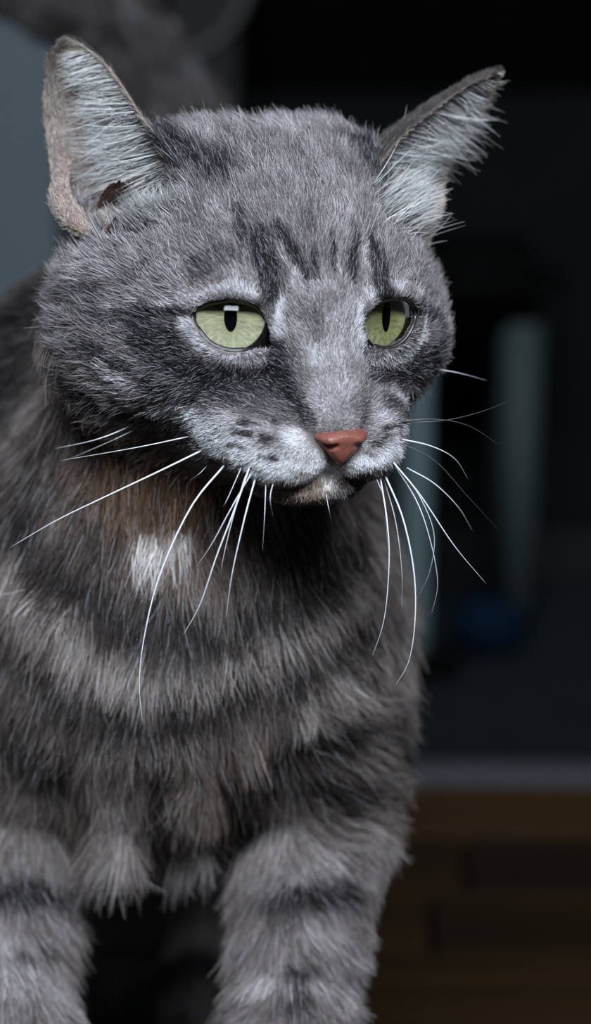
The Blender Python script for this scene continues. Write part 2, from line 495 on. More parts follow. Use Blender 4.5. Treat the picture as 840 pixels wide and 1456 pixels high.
# ------------------------------------------------------------------ coat pattern
# (polyline on the coat, half width, tone): tone < 0 darker, > 0 paler; width in cm
def on_coat(pts):
    out = [cast(u, v) for u, v in pts]
    return [p for p in out if p is not None]
MARKS = [
    # forehead
    ([(376, 340), (382, 375), (388, 412)], 0.18, -1.1), ([(398, 322), (420, 352), (440, 392)], 0.10, -0.6),
    ([(528, 345), (537, 375), (545, 410)], 0.16, -1.0), ([(500, 325), (503, 355), (500, 395)], 0.10, -0.55),
    ([(445, 350), (455, 390)], 0.06, -0.4), ([(470, 335), (478, 380)], 0.06, -0.4), ([(340, 300), (352, 340)], 0.12, -0.3),
    ([(408, 350), (418, 385), (425, 410)], 0.08, 0.5), ([(480, 345), (484, 385)], 0.07, 0.4), ([(517, 350), (520, 390), (527, 420)], 0.09, 0.45),
    ([(385, 330), (398, 352)], 0.07, 0.3), ([(455, 310), (470, 340)], 0.1, 0.25),
    # ear bases
    ([(250, 215), (275, 245), (318, 256)], 0.34, -0.75), ([(228, 165), (245, 200)], 0.22, -0.6),
    ([(505, 180), (520, 225), (535, 262)], 0.38, -0.65), ([(560, 185), (530, 200)], 0.3, -0.6),
    # temple and cheek lines
    ([(268, 450), (245, 443), (215, 452)], 0.09, -0.8), ([(215, 452), (170, 462), (130, 452)], 0.14, -0.35),
    ([(240, 490), (290, 525), (350, 545), (395, 530)], 0.42, -0.75), ([(205, 470), (245, 500)], 0.28, -0.5), ([(400, 500), (418, 560), (442, 596)], 0.15, -0.6),
    ([(140, 500), (190, 525), (235, 550), (280, 565)], 0.14, -0.55), ([(115, 545), (170, 580), (225, 590)], 0.2, -0.6), ([(100, 430), (160, 420)], 0.2, -0.25),
    ([(300, 560), (360, 580), (410, 590)], 0.2, -0.25),
    ([(532, 535), (565, 535), (605, 512)], 0.3, -0.6), ([(545, 570), (575, 590)], 0.15, -0.5), ([(597, 440), (612, 452)], 0.13, -0.7), ([(620, 470), (600, 540)], 0.2, -0.25),
    ([(290, 385), (330, 375)], 0.2, -0.3),
    # pale lines
    ([(560, 292), (590, 307), (612, 320)], 0.35, 1.2), ([(150, 345), (190, 325), (240, 305)], 0.25, 0.35),
    ([(300, 330), (250, 340), (180, 370)], 0.4, 0.1),
    ([(235, 440), (275, 425), (320, 412), (360, 420)], 0.14, 0.22), ([(402, 432), (403, 465), (400, 490)], 0.12, 0.5),
    ([(266, 468), (290, 498), (330, 510), (372, 512)], 0.19, 0.62), ([(240, 470), (262, 490)], 0.14, 0.35),
    ([(527, 512), (560, 508), (590, 490), (602, 468)], 0.16, 0.62), ([(510, 440), (506, 470), (512, 500)], 0.09, 0.35), ([(520, 425), (560, 412), (600, 420)], 0.12, 0.25),
    ([(466, 510), (476, 545), (482, 585)], 0.36, 0.2), ([(430, 470), (445, 520)], 0.2, 0.15),
    ([(170, 535), (215, 540)], 0.15, 0.4), ([(250, 580), (285, 605), (300, 630)], 0.24, 0.65),
    ([(300, 625), (345, 650), (410, 668), (475, 668)], 0.28, 0.7), ([(425, 622), (455, 648)], 0.20, 0.65), ([(320, 600), (400, 630)], 0.35, 0.12),
    ([(490, 668), (530, 655), (562, 645)], 0.2, 0.75), ([(515, 630), (500, 650)], 0.13, 0.6), ([(540, 600), (560, 625)], 0.3, 0.25),
    ([(380, 702), (430, 710), (470, 700)], 0.3, 0.0),
    # whisker rows
    ([(350, 598), (372, 607)], 0.06, -0.7), ([(395, 598), (402, 602)], 0.06, -0.5), ([(340, 613), (360, 620)], 0.06, -0.8), ([(378, 620), (402, 626)], 0.06, -0.7),
    ([(330, 632), (352, 638)], 0.05, -0.7), ([(375, 640), (402, 648)], 0.05, -0.7), ([(345, 655), (365, 662)], 0.045, -0.6), ([(415, 662), (440, 668)], 0.045, -0.5),
    ([(540, 612), (563, 603)], 0.05, -0.8), ([(530, 630), (566, 617)], 0.05, -0.8), ([(525, 645), (560, 636)], 0.045, -0.6),
    # bib, breast bands and leg bars, plus shade painted into the tuft creases
    ([(212, 795), (235, 788), (252, 786)], 0.24, 3.0),
    ([(40, 760), (105, 838), (200, 888), (310, 896), (400, 860), (500, 770)], 0.45, -0.5),
    ([(35, 830), (100, 905), (200, 950), (300, 955), (400, 905), (480, 850)], 0.42, 0.42),
    ([(20, 900), (90, 975), (170, 1015), (280, 1010), (390, 965), (500, 905), (570, 850)], 0.40, -0.5),
    ([(10, 560), (35, 500), (60, 440)], 1.3, -0.5), ([(0, 660), (60, 700)], 0.5, -0.3), ([(120, 740), (170, 790)], 0.35, -0.25), ([(430, 760), (520, 720)], 0.5, -0.35),
    ([(420, 1000), (500, 955), (575, 925)], 0.35, 0.3), ([(390, 1080), (450, 1065), (560, 1010)], 0.3, -0.55),
    ([(380, 1115), (450, 1130), (560, 1080)], 0.28, -0.6), ([(440, 1165), (500, 1150), (570, 1135)], 0.22, -0.4),
    ([(320, 1300), (400, 1290), (480, 1275), (560, 1265)], 0.24, -0.55), ([(330, 1380), (420, 1385), (540, 1345)], 0.22, -0.5), ([(320, 1440), (420, 1425), (520, 1415)], 0.2, -0.45),
    ([(330, 1230), (440, 1225), (570, 1200)], 0.4, 0.35), ([(330, 1340), (440, 1330), (550, 1310)], 0.3, 0.35), ([(350, 1415), (420, 1405)], 0.25, 0.5),
    ([(0, 1050), (90, 1090)], 0.4, -0.4), ([(0, 1275), (60, 1272), (120, 1262)], 0.3, -0.75), ([(0, 1340), (100, 1335)], 0.7, 0.35), ([(0, 1420), (110, 1420)], 0.7, 0.4), ([(10, 1370), (60, 1355)], 0.12, -0.3),
    ([(150, 1120), (165, 1230)], 0.5, 0.25), ([(225, 1090), (222, 1180)], 0.22, -0.7), ([(330, 1090), (340, 1170)], 0.3, -0.75), ([(270, 1130), (270, 1230)], 0.4, 0.25),  # the dark strokes paint crease shade between the tufts and beside the leg
]
MARK3 = []
def v_face(pts): return max(v for u, v in pts) < 425 and min(v for u, v in pts) > 290 and min(u for u, v in pts) > 335
for pts, w, t in MARKS:
    low = pts[0][1] > 735                       # long coat: roots lie above the tips that show the mark
    if v_face(pts): pts = [(u, v + 12) for u, v in pts]; t = t * (1.7 if t < 0 else 0.4)
    elif not low and t < 0: t = t * 1.3
    q = on_coat([(u, v - (38 if pts[0][1] < 1200 else 22)) if low else (u, v) for u, v in pts])
    if low: t = t * ((1.2 if pts[0][1] < 1000 else 1.7) if t < 0 else 0.5)
    if len(q) >= 2:
        MARK3.append((np.array(q), w, t))
WARM = [(cast(180, 660), 1.5, 0.8), (cast(270, 690), 1.4, 1.0), (cast(170, 615), 1.2, 0.6), (cast(430, 708), 0.9, 1.0), (cast(600, 560), 0.8, 0.8), (cast(330, 1080), 1.2, 0.5), (cast(240, 1200), 1.6, 0.3)]
WARM = [w for w in WARM if w[0] is not None]
C_BASE, C_DARK, C_LIGHT = np.array([0.132, 0.112, 0.104]), np.array([0.014, 0.012, 0.0125]), np.array([0.72, 0.68, 0.67])

def coat_color(p):
    n = len(p)
    wob = p + 0.10 * vnoise3(p, 2.2, 3)
    tone = 0.16 * vnoise(p, 1.1, 11) + 0.14 * vnoise(p, 2.7, 12)
    for q, w, t in MARK3:
        lo = q.min(0) - 3.5 * w - 0.3; hi = q.max(0) + 3.5 * w + 0.3
        sel = np.nonzero(((p > lo) & (p < hi)).all(1))[0]
        if not len(sel): continue
        x = wob[sel]
        d = np.full(len(sel), 99.0)
        for a, b in zip(q[:-1], q[1:]):
            ba = b - a; tt = np.clip(((x - a) @ ba) / max(ba @ ba, 1e-9), 0, 1)
            d = np.minimum(d, np.linalg.norm(x - a - tt[:, None] * ba, axis=1))
        tone[sel] += 1.2 * t * np.exp(-(d / (w * 1.25)) ** 3)
    # ring stripes plus an overall darker tone on flanks, haunches and tail
    back = np.clip((p[:, 1] - 12) / 6, 0, 1)
    tone += back * 0.35 * np.sin(p[:, 1] * 1.5 + 2.0 * vnoise(p, 0.25, 5)) - back * np.where(p[:, 2] > 9, 0.75, 0.35)
    tone = np.clip(tone, -1.05, 1.3)
    c = np.where(tone[:, None] < 0, C_BASE * (C_DARK / C_BASE) ** np.clip(-tone, 0, 1)[:, None],
                 C_BASE + (C_LIGHT - C_BASE) * np.clip(tone, 0, 1.15)[:, None])
    warm = np.zeros(n)
    for q, r, a in WARM:
        warm += a * np.exp(-(np.linalg.norm(p - q, axis=1) / r) ** 2)
    warm = np.clip(warm, 0, 1)[:, None] * (1 - np.clip(tone, 0, 1))[:, None]
    c = c * (1 - warm) + c * np.array([1.12, 0.86, 0.62]) * warm
    return c

def set_color(me, rgb, dom='POINT'):
    a = me.attributes.new('fur_color', 'FLOAT_COLOR', dom)
    a.data.foreach_set('color', np.concatenate([rgb, np.ones((len(rgb), 1))], 1).astype(np.float32).ravel())

# ------------------------------------------------------------------ the cat
cat = bpy.data.objects.new('cat', None)
col.objects.link(cat)
cat.location = (-0.035, 0.15, 0.0)
tag(cat, 'grey tabby cat with green eyes and a white chest spot, standing and looking aside', 'cat')


# --- eyes
def mat_iris():
    m, nt, b = new_mat('iris')
    N = nt.nodes; Lk = nt.links
    tc = N.new('ShaderNodeTexCoord')
    sep = N.new('ShaderNodeSeparateXYZ'); Lk.new(tc.outputs['UV'], sep.inputs[0])
    # U = angle, V = radius
    cmb = N.new('ShaderNodeCombineXYZ')
    mu = N.new('ShaderNodeMath'); mu.operation = 'MULTIPLY'; mu.inputs[1].default_value = 46.0
    mv = N.new('ShaderNodeMath'); mv.operation = 'MULTIPLY'; mv.inputs[1].default_value = 3.0
    Lk.new(sep.outputs[0], mu.inputs[0]); Lk.new(sep.outputs[1], mv.inputs[0])
    Lk.new(mu.outputs[0], cmb.inputs[0]); Lk.new(mv.outputs[0], cmb.inputs[1])
    no = N.new('ShaderNodeTexNoise'); no.inputs['Scale'].default_value = 1.0; no.inputs['Detail'].default_value = 6
    Lk.new(cmb.outputs[0], no.inputs['Vector'])
    r1 = N.new('ShaderNodeValToRGB'); e = r1.color_ramp.elements
    e[0].position = 0.0; e[0].color = (0.17, 0.17, 0.06, 1)
    e[1].position = 1.0; e[1].color = (0.06, 0.09, 0.04, 1)
    x = e.new(0.35); x.color = (0.20, 0.205, 0.098, 1)
    x = e.new(0.94); x.color = (0.25, 0.255, 0.135, 1)
    Lk.new(sep.outputs[1], r1.inputs[0])
    r2 = N.new('ShaderNodeValToRGB')
    r2.color_ramp.elements[0].position = 0.3; r2.color_ramp.elements[0].color = (0.50, 0.50, 0.45, 1)
    r2.color_ramp.elements[1].position = 0.7; r2.color_ramp.elements[1].color = (1.25, 1.25, 1.15, 1)
    Lk.new(no.outputs['Fac'], r2.inputs[0])
    mx = N.new('ShaderNodeMixRGB'); mx.blend_type = 'MULTIPLY'; mx.inputs[0].default_value = 1
    Lk.new(r1.outputs[0], mx.inputs[1]); Lk.new(r2.outputs[0], mx.inputs[2]); Lk.new(mx.outputs[0], b.inputs['Base Color'])
    b.inputs['Roughness'].default_value = 0.5
    bp = N.new('ShaderNodeBump'); bp.inputs['Strength'].default_value = 0.5; bp.inputs['Distance'].default_value = 0.0004
    Lk.new(no.outputs['Fac'], bp.inputs['Height']); Lk.new(bp.outputs[0], b.inputs['Normal'])
    return m
M_IRIS = mat_iris()
M_SCLERA = mat_plain('eye_white', (0.012, 0.010, 0.011), 0.3)
M_PUPIL = mat_plain('pupil', (0.002, 0.002, 0.003), 1.0, spec=0.0)
M_RIM = mat_plain('eyelid_rim', (0.022, 0.017, 0.018), 0.35, noise=0.3, nscale=300)
def mat_cornea():
    m, nt, b = new_mat('cornea')
    nt.nodes.remove(b)
    t = nt.nodes.new('ShaderNodeBsdfTransparent'); g = nt.nodes.new('ShaderNodeBsdfGlossy'); g.inputs['Roughness'].default_value = 0.03
    fr = nt.nodes.new('ShaderNodeFresnel'); fr.inputs['IOR'].default_value = 1.27
    mx = nt.nodes.new('ShaderNodeMixShader')
    nt.links.new(fr.outputs[0], mx.inputs[0]); nt.links.new(t.outputs[0], mx.inputs[1]); nt.links.new(g.outputs[0], mx.inputs[2])
    nt.links.new(mx.outputs[0], nt.nodes['Material Output'].inputs['Surface'])
    return m
M_CORNEA = mat_cornea()

def lathe_frame(n):
    n = unit(n); r = unit(np.cross(UP, n)); u = np.cross(n, r)
    return r, u, n

def make_eye(c, lid, iris_px, ir, slit):
    eye = bpy.data.objects.new('eye', None); col.objects.link(eye)
    eye.parent = cat; eye.matrix_parent_inverse = world_of(cat).inverted(); eye.location = c * CM
    n = ray_sphere(iris_px[0], iris_px[1], c, math.sqrt(EYE_R ** 2 - ir ** 2)) - c
    R_, U_, N_ = lathe_frame(n)
    d0 = math.sqrt(EYE_R ** 2 - ir ** 2)
    # eyeball, open at the front where the iris sits
    th = np.linspace(math.asin(ir / EYE_R), math.pi, 26); ph = np.linspace(0, 2 * math.pi, 48, endpoint=False)
    V = []; F = []
    for t in th:
        for p in ph: V.append(c + EYE_R * (math.sin(t) * (math.cos(p) * R_ + math.sin(p) * U_) + math.cos(t) * N_))
    for i in range(len(th) - 1):
        for j in range(48):
            k = (j + 1) % 48; F.append((i * 48 + j, i * 48 + 48 + j, i * 48 + 48 + k, i * 48 + k))
    link('eyeball', mesh_from('eyeball', V, F), M_SCLERA, eye)
    # iris: dished ring around a slit pupil
    V = []; F = []; UV = []
    a, b = slit; nr = 14; na = 96
    for i in range(nr + 1):
        f = i / nr
        for j in range(na):
            p = 2 * math.pi * j / na
            sl = np.array([a * math.cos(p) * abs(math.sin(p)) ** 0.0, b * math.sin(p)])
            ol = ir * np.array([math.cos(p), math.sin(p)])
            q = sl * (1 - f) + ol * f
            rr = np.hypot(*q) / ir
            depth = d0 - 0.10 + 0.10 * rr ** 2 + 0.0
            V.append(c + q[0] * R_ + q[1] * U_ + depth * N_); UV.append((j / na, f))
    for i in range(nr):
        for j in range(na):
            k = (j + 1) % na; F.append((i * na + j, i * na + k, (i + 1) * na + k, (i + 1) * na + j))
    me = mesh_from('iris', V, F)
    uvl = me.uv_layers.new(name='UVMap')
    for poly in me.polygons:
        js = [UV[me.loops[l].vertex_index] for l in poly.loop_indices]
        wrap = max(x[0] for x in js) - min(x[0] for x in js) > 0.5
        for l, x in zip(poly.loop_indices, js):
            uvl.data[l].uv = (x[0] + 1 if wrap and x[0] < 0.5 else x[0], x[1])
    link('iris', me, M_IRIS, eye)
    V = [c + (d0 - 0.22) * N_] ; F = []
    for j in range(48):
        p = 2 * math.pi * j / 48
        V.append(c + 1.25 * a * math.cos(p) * R_ + 1.12 * b * math.sin(p) * U_ + (d0 - 0.13) * N_)
    for j in range(48): F.append((0, 1 + j, 1 + (j + 1) % 48))
    link('pupil', mesh_from('pupil', V, F), M_PUPIL, eye)
    # cornea: a dome a little steeper than the ball
    V = []; F = []; cr = 1.05; ca = math.asin(min(0.999, (ir + 0.03) / cr)); off = math.sqrt(EYE_R ** 2 - (ir + 0.03) ** 2) - cr * math.cos(ca) + 0.012
    for i in range(15):
        t = ca * i / 14
        for j in range(48):
            p = 2 * math.pi * j / 48
            V.append(c + off * N_ + cr * (math.sin(t) * (math.cos(p) * R_ + math.sin(p) * U_) + math.cos(t) * N_))
    for i in range(14):
        for j in range(48):
            k = (j + 1) % 48; F.append((i * 48 + j, i * 48 + k, i * 48 + 48 + k, i * 48 + 48 + j))
    bmx = bmesh.new(); me = mesh_from('cornea', V, F); bmx.from_mesh(me); bmesh.ops.remove_doubles(bmx, verts=bmx.verts, dist=1e-6); bmx.to_mesh(me); bmx.free()
    link('cornea', me, M_CORNEA, eye)
    # dark wet lid rim along the opening
    m = np.array([ray_sphere(u, v, c, EYE_R + 0.06) for u, v in lid])
    loop = catmull(np.vstack([m[-2:], m, m[:3]]), (len(m) + 4) * 8 + 1)[16:16 + len(m) * 8]
    ctr = loop.mean(0); nn = len(loop); V = []; F = []
    prof = [(-0.005, -0.10), (-0.01, -0.01), (0.02, 0.02), (0.05, 0.025), (0.085, -0.01), (0.10, -0.10)]
    Tn = unit(np.roll(loop, -1, 0) - np.roll(loop, 1, 0))
    for i in range(nn):
        rad = unit(loop[i] - c)
        outw = np.cross(Tn[i], rad); outw = unit(outw)
        if outw @ (loop[i] - ctr) < 0: outw = -outw
        wv = 1.0
        for a_, b_ in prof: V.append(loop[i] + outw * a_ * wv + rad * b_)
    k = len(prof)
    for i in range(nn):
        for j in range(k - 1):
            i2 = (i + 1) % nn; F.append((i * k + j, i2 * k + j, i2 * k + j + 1, i * k + j + 1))
    link('eyelid_rim', mesh_from('eyelid_rim', V, F), M_RIM, eye)
    return eye
EYE1 = make_eye(EYE_L, LID_L, (328, 450), 0.79, (0.15, 0.34))
EYE2 = make_eye(EYE_Rt, LID_R, (553, 449), 0.81, (0.13, 0.38))

# --- nose leather
def make_nose():
    lo = np.array([-0.85, 1.5, -3.1]); hi = np.array([0.85, 2.8, -1.8]); h = 0.025
    N = Sculpt(*[np.arange(l, u_, h) for l, u_ in zip(lo, hi)])
    x, y, z = N.pts((slice(None),) * 3)
    ax_ = np.sqrt(x * x + 0.004)
    def smax(a, b, k):
        hh = np.maximum(k - np.abs(a - b), 0) / k
        return np.maximum(a, b) + hh * hh * k * 0.25
    top = z - (-2.10 - 0.10 * (ax_ / 0.6) ** 2 + 0.10 * (2.4 - y))          # slightly arched upper edge
    side = (ax_ - 0.62) * 0.78 + (-2.30 - z) * 0.68                         # converging sides
    lob = 0.085 * np.exp(-(((ax_ - 0.40) / 0.20) ** 2 + ((z + 2.30) / 0.18) ** 2))   # wings
    front = y - (2.52 - 0.50 * ax_ ** 2 - 0.30 * (-2.25 - z) + lob)
    d = smax(smax(top, side, 0.16), front, 0.22)
    d = smax(d, 1.75 - y, 0.1)
    N.V[:] = d.astype(np.float32)
    for sx in (-1, 1):
        N.chain([(sx * 0.27, 2.46, -2.42), (sx * 0.40, 2.38, -2.46), (sx * 0.58, 2.24, -2.36)], [0.085, 0.09, 0.05], k=0.06, op='sub')
    N.chain([(0, 2.52, -2.42), (0, 2.36, -2.86)], [0.012, 0.03], k=0.08, op='sub')
    V, Q = N.mesh()
    V = smooth_mesh(V, Q, 2)
    return (V + np.array([0.08, 0.40, 0.06])) @ HR.T + HO, Q[:, ::-1]
NV, NQ = make_nose()
m, nt, b = new_mat('nose_leather')
b.inputs['Roughness'].default_value = 0.42
b.inputs['Subsurface Weight'].default_value = 0.1
b.inputs['Subsurface Radius'].default_value = (0.004, 0.0015, 0.001)
tc = nt.nodes.new('ShaderNodeTexCoord'); vo = nt.nodes.new('ShaderNodeTexVoronoi'); vo.inputs['Scale'].default_value = 1500
nz_ = nt.nodes.new('ShaderNodeTexNoise'); nz_.inputs['Scale'].default_value = 260
rp = nt.nodes.new('ShaderNodeValToRGB')
rp.color_ramp.elements[0].position = 0.35; rp.color_ramp.elements[0].color = (0.23, 0.072, 0.050, 1)
rp.color_ramp.elements[1].position = 0.65; rp.color_ramp.elements[1].color = (0.31, 0.105, 0.076, 1)
nt.links.new(tc.outputs['Object'], vo.inputs['Vector']); nt.links.new(tc.outputs['Object'], nz_.inputs['Vector'])
nt.links.new(nz_.outputs['Fac'], rp.inputs[0]); nt.links.new(rp.outputs[0], b.inputs['Base Color'])
bp = nt.nodes.new('ShaderNodeBump'); bp.inputs['Strength'].default_value = 0.25; bp.inputs['Distance'].default_value = 0.0003
nt.links.new(vo.outputs['Distance'], bp.inputs['Height']); nt.links.new(bp.outputs[0], b.inputs['Normal'])
nose = link('nose', mesh_quads('nose', NV, NQ), m, cat)
nose['label'] = 'brick-pink nose leather'

# --- ears
def shell(front, back):
    n, m_, _ = front.shape
    V = np.concatenate([front.reshape(-1, 3), back.reshape(-1, 3)]); o = n * m_
    F = []
    for i in range(n - 1):
        for j in range(m_ - 1):
            a = i * m_ + j
            F.append((a, a + 1, a + m_ + 1, a + m_)); F.append((o + a, o + a + m_, o + a + m_ + 1, o + a + 1))
    for i in range(n - 1):
        a = i * m_; F.append((a, a + m_, o + a + m_, o + a))
        a = i * m_ + m_ - 1; F.append((a, o + a, o + a + m_, a + m_))
    for j in range(m_ - 1):
        a = j; F.append((a, o + a, o + a + 1, a + 1))
        a = (n - 1) * m_ + j; F.append((a, a + 1, o + a + 1, o + a))
    return V, F
EARS = []
M_EAR = mat_attr('ear_skin', 0.6, 0.3)
for (fr, bk, nm, t, s), lab in ((e1, None), (e2, None)):
    V, F = shell(fr, bk)
    me = mesh_from('ear', V, F)
    n_, m_, _ = fr.shape
    S_ = np.tile(s[None], (n_, 1)).ravel(); T_ = np.repeat(t, m_)
    pink = np.array([0.27, 0.185, 0.170]); tan = np.array([0.25, 0.20, 0.175])
    cf = pink[None] * (1 - T_[:, None] * 0.5) + tan[None] * T_[:, None] * 0.5
    cb = np.tile(C_BASE * 0.30, (n_ * m_, 1))
    set_color(me, np.concatenate([cf, cb]))
    EARS.append(link('ear', me, M_EAR, cat))
# ------------------------------------------------------------------ fur
def make_curves(name, pos, rad, colr, mat, parent):
    n, k, _ = pos.shape
    cu = bpy.data.hair_curves.new(name)
    cu.add_curves([k] * n)
    cu.attributes['position'].data.foreach_set('vector', (pos * CM).astype(np.float32).ravel())
    ra = cu.attributes.get('radius') or cu.attributes.new('radius', 'FLOAT', 'POINT')
    ra.data.foreach_set('value', (rad * CM).astype(np.float32).ravel())
    ca = cu.attributes.new('fur_color', 'FLOAT_COLOR', 'POINT')
    ca.data.foreach_set('color', np.concatenate([colr, np.ones((n, k, 1))], 2).astype(np.float32).ravel())
    cu.materials.append(mat)
    o = bpy.data.objects.new(name, cu); col.objects.link(o)
    o.parent = parent; o.matrix_parent_inverse = world_of(parent).inverted()
    o['kind'] = 'stuff'
    return o

def sample_mesh(V, N, Q, n, wfun):
    T = np.concatenate([Q[:, [0, 1, 2]], Q[:, [0, 2, 3]]])
    a, b, c = V[T[:, 0]], V[T[:, 1]], V[T[:, 2]]
    ar = 0.5 * np.linalg.norm(np.cross(b - a, c - a), axis=1)
    ctr = (a + b + c) / 3; nm = unit(N[T].mean(1))
    w = ar * wfun(ctr, nm)
    cdf = np.cumsum(w); cdf /= cdf[-1]
    i = np.searchsorted(cdf, rng.random(n)); i = np.minimum(i, len(T) - 1)
    r1 = np.sqrt(rng.random(n))[:, None]; r2 = rng.random(n)[:, None]
    p = a[i] * (1 - r1) + b[i] * r1 * (1 - r2) + c[i] * r1 * r2
    nn = N[T[i, 0]] * (1 - r1) + N[T[i, 1]] * r1 * (1 - r2) + N[T[i, 2]] * r1 * r2
    return p, unit(nn)

def tang(d, n):
    return unit(d - (d * n).sum(1, keepdims=True) * n)

def sstep(x, a, b):
    t = np.clip((x - a) / (b - a), 0, 1); return t * t * (3 - 2 * t)

HEADC = H(0, -2.0, -0.4)
def head_weight(p):
    q = toH(p)
    d = np.sqrt((q[:, 0] / 5.0) ** 2 + ((q[:, 1] + 1.8) / 5.2) ** 2 + ((q[:, 2] - 0.2) / 4.3) ** 2)
    m = np.sqrt((q[:, 0] / 2.6) ** 2 + ((q[:, 1] - 0.9) / 2.4) ** 2 + ((q[:, 2] + 2.6) / 1.75) ** 2)
    return np.maximum(1 - sstep(d, 0.97, 1.08), 1 - sstep(m, 0.92, 1.0))

def near_eye(p):
    return np.minimum(np.linalg.norm(p - EYE_L, axis=1), np.linalg.norm(p - EYE_Rt, axis=1))

NOSEC = np.array([0, 2.3, -2.45])
def in_hollow(p):
    out = np.zeros(len(p), bool)
    hp = np.concatenate([[a * (1 - f) + b * f for f in (0, 0.1, 0.2, 0.3, 0.4, 0.5, 0.6)] for a, b in HOLLOW])
    sel = np.nonzero(((p > hp.min(0) - 0.5) & (p < hp.max(0) + 0.5)).all(1))[0]
    x = p[sel]; m = np.zeros(len(sel), bool)
    for h in hp: m |= ((x - h) ** 2).sum(1) < 0.40 ** 2
    out[sel] = m
    return out
def bald(p):
    q = toH(p)
    e = near_eye(p) < EYE_R + 0.115
    d = np.sqrt((q[:, 0] / 0.62) ** 2 + ((q[:, 2] + 2.45) / 0.38) ** 2)
    tri = (np.abs(q[:, 0]) < 0.66 * np.clip((q[:, 2] + 2.95) / 0.75, 0, 1)) & (q[:, 2] < -2.06) & (q[:, 1] > 1.7)
    return e | tri | in_hollow(p)

me = mesh_quads('body', BV, BQ)
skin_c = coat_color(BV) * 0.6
skin_c[in_hollow(BV)] = (0.25, 0.17, 0.15)
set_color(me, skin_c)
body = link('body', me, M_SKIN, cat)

def build_fur(name, p, n, dirs, length, lift, rad, base, K, jit, coh, cohf, droop, tipgain=1.35, white=0.06, rootdark=0.5, free=False):
    N_ = len(p)
    d = dirs + jit * rng.normal(size=(N_, 3)) + coh * vnoise3(p, cohf, 31)
    d = unit(d) if free else tang(d, n)
    L = (length * rng.uniform(0.65, 1.15, N_))[:, None, None]
    lf = (lift * rng.uniform(0.5, 1.5, N_))[:, None, None]
    s = np.linspace(0, 1, K)[None, :, None]
    cur = 0.14 * rng.normal(size=(N_, 1, 3)) + 0.25 * vnoise3(p, cohf * 2.3, 57)[:, None]
    pos = p[:, None] - 0.01 * n[:, None] + L * (d[:, None] * s + n[:, None] * lf * (s - 0.55 * s ** 2) + cur * s ** 2
                                               + np.array([0, 0, -1.0]) * droop * s ** 2)
    r = rad * rng.uniform(0.7, 1.3, (N_, 1)) * (1 - 0.85 * np.linspace(0, 1, K)[None] ** 1.6)
    v = np.exp(0.36 * rng.normal(size=(N_, 1)))
    c = base * v
    w = (rng.random(N_) < white)[:, None]
    c = np.where(w, c * 0.35 + 0.65 * np.array([0.55, 0.54, 0.56]) * (0.35 + np.clip(base.mean(1, keepdims=True) / 0.3, 0, 1) * 0.65), c)
    sk = np.linspace(0, 1, K)
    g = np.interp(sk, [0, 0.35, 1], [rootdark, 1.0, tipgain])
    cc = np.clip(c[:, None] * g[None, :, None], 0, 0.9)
    return pos, r, cc

def dist_line(p, pts):
    d = np.full(len(p), 99.0)
    for a, b in zip(pts[:-1], pts[1:]):
        ba = b - a; t = np.clip(((p - a) @ ba) / (ba @ ba), 0, 1)
        d = np.minimum(d, np.linalg.norm(p - a - t[:, None] * ba, axis=1))
    return d

